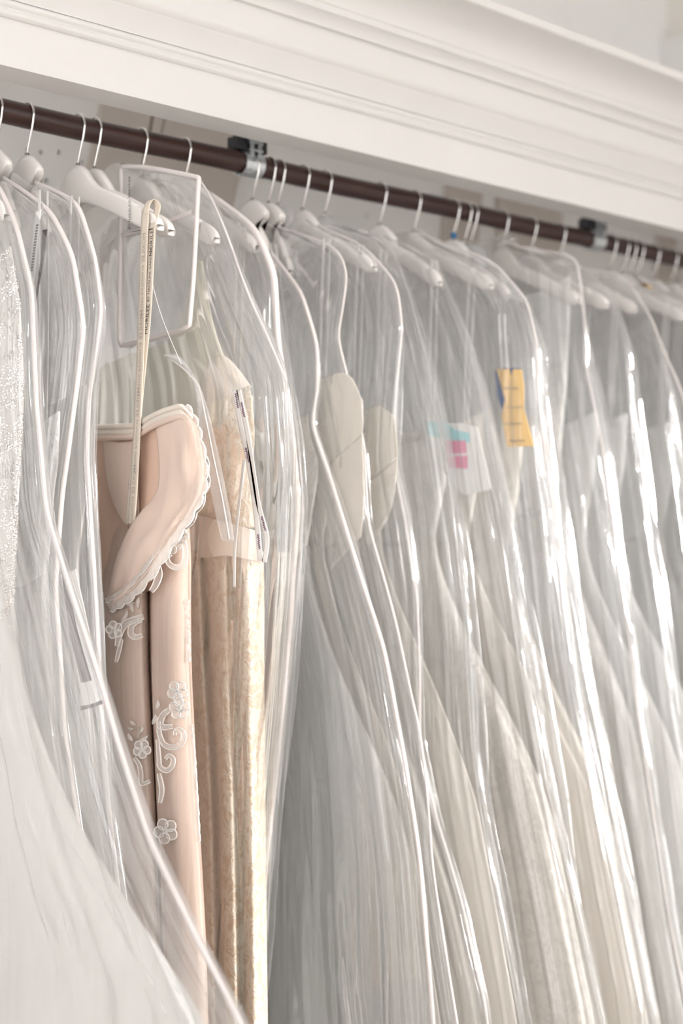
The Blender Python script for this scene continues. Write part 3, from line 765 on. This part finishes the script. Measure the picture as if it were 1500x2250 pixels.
def band(name, path, w, parent=peach, x0=XP, dx=DA, n=40, taper=True, m=None):
    c = catmull([Vector((p[0], p[1], 0)) for p in path], n); vs = []; fs = []; ed = [[], []]
    for i, p in enumerate(c):
        t = c[min(i+1, n)]-c[max(i-1, 0)]; nx = Vector((-t.y, t.x, 0)); nx = nx/(nx.length or 1)
        ww = w*(.45+.55*math.sin(math.pi*(.12+.80*i/n))) if taper else w
        for k in range(5):
            f = (k-2)/2; q = p+nx*ww*.5*f; d = dx-.0012*(1-f*f)-.0004*math.sin(i*2.2)
            P3 = onx(q.x, q.y, x0+d); vs.append(P3)
            if k in (0, 4): ed[k//4].append(P3+Vector((-.0006, 0, 0)))
    for i in range(n):
        for k in range(4): fs.append((i*5+k, i*5+k+1, i*5+6+k, i*5+5+k))
    o = mesh_obj(name, vs, fs, m or M_NET, parent)
    mb = MB()
    for e in ed: mb.tube(e, .0009, 5)
    mb.obj('cord_outline', M_THREAD, o); return o
def flower(cx, cy, r, parent=peach, x0=XP, dx=DA, rot=0.0, n=5):
    root = None
    for k in range(n):
        a = rot+2*math.pi*k/n; vs = []; fs = []; ring = []
        px, py = cx+math.cos(a)*r*.58, cy+math.sin(a)*r*.62
        for i in range(16):
            b = 2*math.pi*i/16; ring.append(onx(px+math.cos(b)*r*.44, py+math.sin(b)*r*.46, x0+dx-.0012))
        cen = onx(px, py, x0+dx)
        inner = [p.lerp(cen, .45)+Vector((.0010, 0, 0)) for p in ring]
        vs = ring+inner+[cen]
        fs = [(i, (i+1) % 16, 16+(i+1) % 16, 16+i) for i in range(16)]+[(16+i, 16+(i+1) % 16, 32) for i in range(16)]
        o = mesh_obj('petal' if root else 'lace_flower', vs, fs, M_NET, root or parent)
        mb = MB(); mb.tube(ring+ring[:2], .0011, 5, False); c_ = mb.obj('cord_outline', M_THREAD, root or o)
        root = root or o
    mb = MB(); R = random.Random(int(cx))
    for k in range(9):
        a = R.uniform(0, 6.28); q = R.uniform(0, r*.35); p = onx(cx+math.cos(a)*q, cy+math.sin(a)*q, x0+dx-.002)
        for h in range(1): mb.tube([p+Vector((.0015, 0, 0)), p+Vector((-.0010, 0, 0))], [.0016, .0009], 6, up=Vector((0, 0, 1)))
    mb.obj('flower_centre', M_BEADS, root)
def leaf(cx, cy, l, w, ang, parent=peach, x0=XP, dx=DA):
    a = math.radians(ang); ca, sa = math.cos(a), math.sin(a); vs = []; n = 10; out = []
    for i in range(n+1):
        t = i/n; ww = w*math.sin(math.pi*t)**.8*(1-.25*t)
        for s_ in (-1, 0, 1):
            lx, ly = (t-.5)*l, s_*ww*.5+.12*l*math.sin(math.pi*t)
            vs.append(onx(cx+lx*ca-ly*sa, cy+lx*sa+ly*ca, x0+dx-(.0016 if s_ == 0 else 0)))
    fs = []
    for i in range(n):
        for k in range(2): fs.append((i*3+k, i*3+k+1, i*3+4+k, i*3+3+k))
    o = mesh_obj('lace_leaf', vs, fs, M_NET2, parent)
    md = o.modifiers.new('thickness', 'SOLIDIFY'); md.thickness = .0012
flower(390, 1519, 22, rot=.3); flower(394, 1557, 22, rot=.9); flower(364, 1826, 26, rot=.5, n=5)
band('lace_scroll', [(372, 1560), (358, 1572), (352, 1592), (362, 1598), (380, 1596)], 13)
band('lace_scroll', [(350, 1585), (351, 1612), (362, 1636), (384, 1642), (400, 1632), (404, 1614), (396, 1604), (386, 1606), (385, 1616)], 11)
band('lace_scroll', [(347, 1625), (350, 1665), (352, 1684), (366, 1693), (378, 1684), (381, 1668), (372, 1660), (364, 1668)], 10)
band('lace_scroll', [(350, 1700), (356, 1735), (352, 1765)], 10)
leaf(343, 1548, 26, 11, -80); leaf(338, 1580, 26, 14, -70)
for q in ((292, 1588, 18, 9, 40), (288, 1600, 16, 8, 15), (309, 1603, 22, 8, -70), (315, 1621, 26, 11, -30), (287, 1620, 22, 12, 60), (302, 1612, 30, 4, -75)): leaf(*q)
flower(312, 1646, 19, rot=.2); band('lace_scroll', [(296, 1665), (306, 1680), (310, 1700), (312, 1722), (330, 1716)], 9)
band('lace_scroll', [(392, 1150), (402, 1180), (408, 1210), (405, 1235), (390, 1247), (373, 1240), (368, 1226), (376, 1218)], 11)
flower(380, 1195, 20, rot=.4); flower(400, 1178, 14)
band('lace_scroll', [(346, 1240), (350, 1262), (342, 1285), (332, 1300)], 14)
for q in ((305, 1292, 34, 13, 60), (290, 1300, 28, 11, 30), (285, 1325, 24, 9, -10), (292, 1336, 26, 10, 80), (305, 1325, 28, 10, 95), (272, 1352, 34, 10, -60)): leaf(*q)
band('lace_scroll', [(316, 1355), (296, 1362), (275, 1372), (263, 1395), (258, 1420)], 14)
band('lace_scroll', [(312, 1362), (292, 1372), (288, 1392), (298, 1400), (313, 1396)], 12)
flower(251, 1384, 18, rot=.7); band('lace_scroll', [(268, 1405), (262, 1430), (256, 1455)], 8)
border('lace_trim', [(411, 1318, -.010), (410, 1360, -.010), (412, 1400, -.010), (413, 1455, -.010)], -5, XP, 9, peach, M_THREAD, 60, .8)
border('lace_trim', [(419, 1590, -.008), (424, 1640, -.006), (431, 1740, -.006), (437, 1850, -.006)], -3, XP, 12, peach, M_THREAD, 70, .8)

# hanging ribbons with the woven maker's lettering
def text_mesh(body, size):
    cu = bpy.data.curves.new('lettering', 'FONT'); cu.body = body; cu.size = size; cu.resolution_u = 2
    o = bpy.data.objects.new('lettering', cu); COL.objects.link(o)
    dg = bpy.context.evaluated_depsgraph_get(); me = bpy.data.meshes.new_from_object(o.evaluated_get(dg))
    vs = [Vector(v.co) for v in me.vertices]; fs = [tuple(p.vertices) for p in me.polygons]
    bpy.data.objects.remove(o); bpy.data.curves.remove(cu); bpy.data.meshes.remove(me)
    return vs, fs
def lettering(parts, path, sz, pos, m, parent, dirn=1, mirror=1, dx=-.0006):
    """text set along a hanging ribbon; path = list of world points top to bottom; pos = z of the first letter"""
    off = 0; V = []; F = []
    for body, size in parts:
        vs, fs = text_mesh(body, size); b = len(V)
        w = max(v.x for v in vs); h = size*.70
        for v in vs: V.append(Vector((v.x+off, v.y-h/2, 0)))
        F += [tuple(i+b for i in f) for f in fs]; off += w+size*.35
    out = []
    for v in V:
        z = pos+dirn*v.x
        for p, q in zip(path, path[1:]):
            if q.z <= z <= p.z or q is path[-1]:
                t = (p.z-z)/max(1e-6, p.z-q.z); c = p.lerp(q, max(-.5, min(1.5, t))); break
        else: c = path[0].copy()
        out.append(Vector((c.x+dx, c.y+v.y*mirror, z)))
    return mesh_obj('lettering', out, F, m, parent, True)
NAME = [('MORILEE', .0105), ('BY MADELINE GARDNER', .0068)]
r1 = pxs([(319, 470), (314, 600), (309, 760), (303, 900), (297, 1020), (289, 1150)], XP, -.0115)
r2 = pxs([(334, 500), (331, 570), (325, 680), (317, 770), (307, 870), (297, 990), (288, 1080), (284, 1150)], XP, -.0088)
lp = empty('printed_ribbon', (0, 0, 0)); tag(lp, 'cream hanging ribbon with woven lettering between white hanger and peach gown', 'ribbon')
lp1 = ribbon('front_strand', r1, .0175, M_RIBBON, lp, 40); lp2 = ribbon('back_strand', r2, .0165, M_RIBBON, lp, 40)
mb = MB()
a_, b_ = r1[0], r2[0]
ribbon('loop_top', [a_, a_+Vector((.004, 0, .014)), Vector((XP, a_.y, a_.z+.021)), b_+Vector((.010, .001, .030)), b_], .015, M_RIBBON, lp, 20)
for y in (682, 851, 1020): lettering(NAME, catmull(r1, 30), 0, onx(306, y, XP-.0115).z, M_GINK, lp1, -1, 1)
lettering(NAME, catmull(r1, 30), 0, onx(314, 512, XP-.0115).z, M_GINK, lp1, -1, 1)
for y in (566, 735, 1074, 1240): lettering(NAME, catmull(r2, 30), 0, onx(320, y, XP-.0088).z, M_INK, lp2, 1, 1)
ribbon('thread', pxs([(334, 620), (350, 680), (372, 740), (398, 800)], XP, -.006), .0012, M_WRIB, lp, 20)

# ------------------------------------------------------------------ the cream lace gown in the pocket bag
XC = 1.280
cream = empty('wedding_gown', (0, 0, 0)); tag(cream, 'cream lace gown with satin sash right behind the peach gown', 'gown')
sheet('yoke', [
    [(436, 572, .010), (439, 572, .009), (442, 573, .009), (445, 575, .010)],
    [(412, 650, .010), (427, 650, .007), (442, 650, .006), (457, 652, .009)],
    [(392, 712, .010), (417, 716, .006), (444, 720, .005), (470, 718, .009)],
    [(366, 750, .010), (404, 760, .006), (446, 770, .005), (490, 778, .009)],
    [(210, 812, .010), (290, 800, .006), (390, 800, .005), (505, 805, .009)],
    [(200, 880, .010), (300, 880, .008), (390, 880, .006), (525, 850, .009)],
    [(200, 990, .010), (300, 990, .010), (390, 990, .010), (545, 910, .009)]], XC, 50, 30, M_YELLOW, cream)
sheet('satin_cup', [[(466, 786, .0), (482, 780, -.004), (498, 785, -.004), (514, 800, .0)], [(444, 820, .0), (476, 814, -.010), (510, 818, -.010), (535, 826, .0)],
    [(441, 860, .0), (476, 857, -.012), (516, 850, -.012), (550, 847, .0)], [(441, 896, .0), (480, 888, -.010), (516, 870, -.010), (551, 852, .0)]], XC, 24, 24, M_CSATIN, cream)
def pleat(fr, a): return lambda u, v, p: a*math.sin(v*fr+u*1.5)*smooth(0, .2, u)
sheet('bodice', [[(400, 925, .0), (440, 893, -.012), (496, 873, -.016), (549, 846, -.004)], [(400, 1000, .0), (445, 990, -.016), (505, 970, -.020), (559, 950, -.002)],
    [(402, 1065, .0), (455, 1060, -.018), (505, 1055, -.022), (554, 1050, -.002)], [(405, 1160, .0), (460, 1160, -.016), (512, 1160, -.020), (566, 1160, -.002)]], XC, 40, 40, M_CREAM, cream)
sheet('sash', [[(402, 1122, -.004), (450, 1135, -.022), (505, 1150, -.025), (570, 1168, -.006)], [(402, 1172, -.004), (450, 1178, -.025), (505, 1186, -.028), (574, 1200, -.006)], [(402, 1220, -.004), (450, 1226, -.022), (505, 1222, -.025), (576, 1238, -.006)]], XC, 16, 30, M_CSATIN, cream, .002)
CS = [.004, -.016, -.020, .006, -.018, -.022, -.002, -.014, .022]
def crow(xs, y): return [(x, y, d) for x, d in zip(xs, CS)]
sheet('skirt', [crow((398, 418, 436, 446, 466, 492, 506, 543, 578), 1212), crow((402, 425, 440, 450, 470, 496, 510, 546, 580), 1330), crow((406, 432, 448, 458, 476, 500, 515, 548, 580), 1500),
    crow((418, 444, 460, 470, 486, 508, 524, 552, 582), 1700), crow((428, 452, 468, 478, 492, 514, 530, 556, 584), 1950), crow((432, 458, 474, 484, 498, 520, 534, 560, 588), 2300)], XC, 70, 70, M_CREAM, cream, .0015)
for k, (pa, w) in enumerate((([(516, 856), (528, 930), (545, 1010), (560, 1110), (572, 1232)], .011), ([(524, 856), (545, 960), (566, 1100), (586, 1180), (580, 1236)], .010), ([(536, 1010), (526, 1100), (516, 1200), (514, 1290)], .006))):
    rb = ribbon('hanging_loop', pxs(pa, XC, -.030), w, M_WRIB, cream, 30)
    if k < 2:
        for py in ((880, 1000, 1190) if k == 0 else (900, 1150)):
            mb = MB(); q = []
            for i in range(26):
                t = i/25; yy = py-16+32*t
                for (a0, a1) in zip(pa, pa[1:]):
                    if a0[1] <= yy <= a1[1]: xx = lerp(a0[0], a1[0], (yy-a0[1])/(a1[1]-a0[1])); break
                q.append(onx(xx+3.0*math.sin(i*1.9)*(.4+.6*abs(math.sin(i*.7))), yy, XC-.0308))
            mb.tube(q, .0005, 5); mb.obj('script_lettering', M_PURPLE, rb)

# pocket, loose flap of the pocket bag
XK = 1.243
def bagpart(o): o.parent = r04; o.matrix_parent_inverse = Matrix.Translation(-r04.location); return o
mb = MB(); pk = catmull(pxs([(266, 368), (265, 450), (264, 560), (262, 680), (262, 745)], XK), 24)+catmull(pxs([(266, 760), (300, 752), (360, 736), (402, 723)], XK), 16)+catmull(pxs([(416, 714), (424, 620), (430, 520), (434, 440), (437, 392)], XK), 24)+catmull(pxs([(436, 390), (390, 380), (320, 368), (266, 366)], XK), 16)
mb.tube(pk, .0034, 8); bagpart(mb.obj('pocket_piping', M_PIPE))
bagpart(grid_obj('pocket_panel', grid([pxs([(266, 368), (320, 370), (390, 381), (436, 392)], XK+.002), pxs([(264, 560), (320, 556), (380, 545), (428, 530)], XK+.004), pxs([(262, 758), (310, 748), (360, 735), (414, 718)], XK+.002)], 20, 16), M_FILM[1]))
for q in ([(268, 516), (300, 508), (322, 503)], [(352, 492), (385, 480), (420, 466)]):
    bagpart(ribbon('pocket_binding', pxs(q, XK), .0065, M_PIPE, None, 14, side=Vector((0, 0, 1))))
bagpart(ribbon('loose_flap', pxs([(372, 778), (402, 800), (428, 838), (445, 900), (462, 990), (482, 1090), (501, 1188)], 1.222), .024, M_FILM_EDGE, None, 50, twist=lambda t: .5*math.sin(t*6), wfun=lambda t: 1.5-.9*t if t < .6 else .96))
mb = MB(); mb.tube(catmull(pxs([(376, 790), (408, 815), (436, 852), (452, 920), (470, 1010), (488, 1095), (504, 1185)], 1.219), 40), .0012, 6); bagpart(mb.obj('flap_edge', M_PIPE))
# narrow piping on the front edge of the pocket bag, continuing down
mb = MB(); mb.tube(catmull(pxs([(437, 392), (466, 440), (500, 520), (545, 645), (590, 745), (628, 835)], 1.286), 50), .0016, 6); bagpart(mb.obj('edge_seam', M_PIPE))

# ------------------------------------------------------------------ crossed cups of the ivory gown
def bypx(name, rows, x0, m, parent, n=24, mm=24, th=.0012, wob=None): return sheet(name, rows, x0, n, mm, m, parent, th, wob)
ivory = [o for o in COL.objects if o.get('label') == 'ivory satin gown with pleated crossed cups'][0]
def adopt(o, par): o.parent = par; o.matrix_parent_inverse = Matrix.Translation(-Vector(par.location)); return o
tulle8 = [o for o in COL.objects if o.get('label', '').startswith('ivory tulle gown with a pleated cup')][0]
def cup(rows, x0, par, wv): adopt(bypx('pleated_cup', [[(p[0], p[1], .22*(p[2] if len(p) > 2 else 0)) for p in r] for r in rows], x0, M_IVORY, None, th=.0008, wob=wv), par)
cup([[(690, 840, .004), (735, 822, .002), (768, 826, .002), (796, 880, .004)], [(690, 920, .002), (735, 905, -.006), (770, 905, -.006), (797, 930, .002)], [(704, 1030, .002), (740, 1000, -.008), (768, 982, -.008), (795, 956, .002)]], 1.5395, ivory, lambda u, v, p: -.0006*math.sin(v*22+u*5))
cup([[(706, 1036), (750, 994, -.006), (796, 953)], [(716, 1110), (758, 1080, -.012), (799, 1040)], [(738, 1190), (762, 1160, -.010), (799, 1115)], [(728, 1250), (750, 1225, -.006), (792, 1180)]], 1.5385, ivory, lambda u, v, p: -.0006*math.sin(u*26+v*4))
cup([[(802, 905, .004), (832, 892, .0), (866, 915, .004)], [(802, 975, .002), (836, 960, -.006), (872, 965, .002)], [(802, 1060, .002), (838, 1034, -.008), (874, 1003, .002)]], 1.612, tulle8, lambda u, v, p: -.0007*math.sin(v*20))
cup([[(802, 1066), (838, 1038, -.006), (874, 1005)], [(803, 1130), (834, 1110, -.010), (866, 1085)], [(805, 1200), (824, 1180, -.008), (852, 1140)]], 1.610, tulle8, lambda u, v, p: -.0007*math.sin(u*24))

# ------------------------------------------------------------------ cards, tags, beads
t = empty('swing_ticket', (0, 0, 0)); tag(t, 'long black and white swing ticket on the plain white gown by the beaded one', 'tag')
XT = 1.010
bypx('card', [[(133, 1262), (150, 1256), (166, 1250)], [(160, 1400), (178, 1394), (196, 1388)], [(180, 1560), (202, 1552), (226, 1544)]], XT, M_CARD, t, th=.001)
bypx('dark_print', [[(133, 1240), (138, 1240), (143, 1238)], [(152, 1380), (160, 1378), (168, 1376)], [(178, 1500), (190, 1498), (201, 1495)]], XT-.0008, M_BCARD, t, th=.0006)
bypx('dark_border', [[(176, 1552), (200, 1547), (224, 1538)], [(177, 1561), (202, 1555), (226, 1546)]], XT-.0008, M_BCARD, t, 4, 8, th=.0006)
ribbon('string', pxs([(118, 1120), (124, 1180), (132, 1245)], XT), .0015, M_WRIB, t, 12)
t = empty('printed_ribbon', (0, 0, 0)); tag(t, 'narrow white ribbon with dark brown strand on the hanger beside the beaded gown', 'ribbon')
o = ribbon('light_strand', pxs([(84, 462), (78, 520), (72, 580), (66, 640)], 1.0277), .016, M_CARD, t, 20)
for k in range(17):
    p = onx(82-k*.75, 495+k*6.2, 1.0274); mb = MB(); mb.box(p.x-.0004, p.x, p.y-.003, p.y+.003, p.z-.0012, p.z+.0012); mb.obj('printed_mark', M_BCARD, o, True)
ribbon('dark_strand', pxs([(98, 505), (94, 560), (85, 620), (78, 665)], 1.0272), .012, M_BCARD, t, 20, wfun=lambda q: 1-.75*q)
t = empty('card_tag', (0, 0, 0)); tag(t, 'yellow card tag with dark blue back hanging in the bag by the lace gown', 'tag')
XY = 1.8735
def poly(name, pts, x0, m, parent, th=.0014):
    v = [onx(a, b, x0) for a, b in pts]; n = len(v); w = [p+Vector((th, 0, 0)) for p in v]
    return mesh_obj(name, v+w, [tuple(range(n)), tuple(range(2*n-1, n-1, -1))]+[(i, n+i, n+(i+1) % n, (i+1) % n) for i in range(n)], m, parent, True)
poly('yellow_front', [(1090, 811), (1118, 811), (1121, 828), (1127, 811), (1144, 811), (1150, 850), (1150, 900), (1172, 980), (1113, 982), (1101, 912), (1109, 878)], XY, M_ORANGE, t)
poly('blue_back', [(1087, 815), (1096, 811), (1111, 808), (1143, 808), (1146, 830), (1120, 850), (1112, 880), (1104, 905), (1092, 870)], XY+.004, M_BLUE, t)
for k, (a, b, y0) in enumerate(((1104, 1138, 853), (1112, 1150, 895), (1108, 1146, 931), (1118, 1152, 968))):
    mb = MB(); mb.tube([onx(lerp(a, b, i/18), y0+2.5*math.sin(i*2.3), XY-.0008) for i in range(19)], .0006, 5); mb.obj('handwriting', M_GINK, t)
for a, b in ((1098, 1102), (1110, 1117)):
    ribbon('string', pxs([(a-2, 690), (a, 750), (b, 812)], XY+.002), .0035, M_WRIB, t, 12)
t = empty('printed_card', (0, 0, 0)); tag(t, 'white card with pink and turquoise print showing through the plastic', 'card')
XQ = 1.786
poly('card', [(938, 930), (1010, 930), (1048, 938), (1078, 1075), (1020, 1088), (975, 1040), (945, 985)], XQ, M_CARD, t)
poly('turquoise_print', [(938, 926), (975, 926), (1000, 945), (1030, 952), (1030, 972), (975, 965), (940, 955)], XQ-.0012, M_CYAN, t, .0008)
poly('pink_print', [(975, 968), (1022, 968), (1024, 995), (980, 998)], XQ-.0014, M_PINK, t, .0008)
poly('pink_print', [(980, 1003), (1026, 1001), (1026, 1030), (985, 1028)], XQ-.0014, M_PINK, t, .0008)
p = onx(1010, 518, 2.0); bm = bmesh.new(); bmesh.ops.create_icosphere(bm, subdivisions=3, radius=.0062); me = bpy.data.meshes.new('blue_bead'); bm.to_mesh(me); bm.free(); me.materials.append(M_BBLUE)
me.polygons.foreach_set('use_smooth', [True]*len(me.polygons))
o = bpy.data.objects.new('blue_bead', me); COL.objects.link(o); o.location = (2.002, YR-.004, ZR-.050); tag(o, 'small blue bead threaded on a hanger hook', 'bead')
mb = MB(); q = Vector((2.5725, YR-.045, ZR-.088)); mb.tube([q+Vector((0, .012, .006)), q, q+Vector((0, -.012, -.008))], [.004, .0055, .004], 8)
tag(mb.obj('brass_clip', M_BRASS), 'small brass clip among the far clear bags', 'clip')
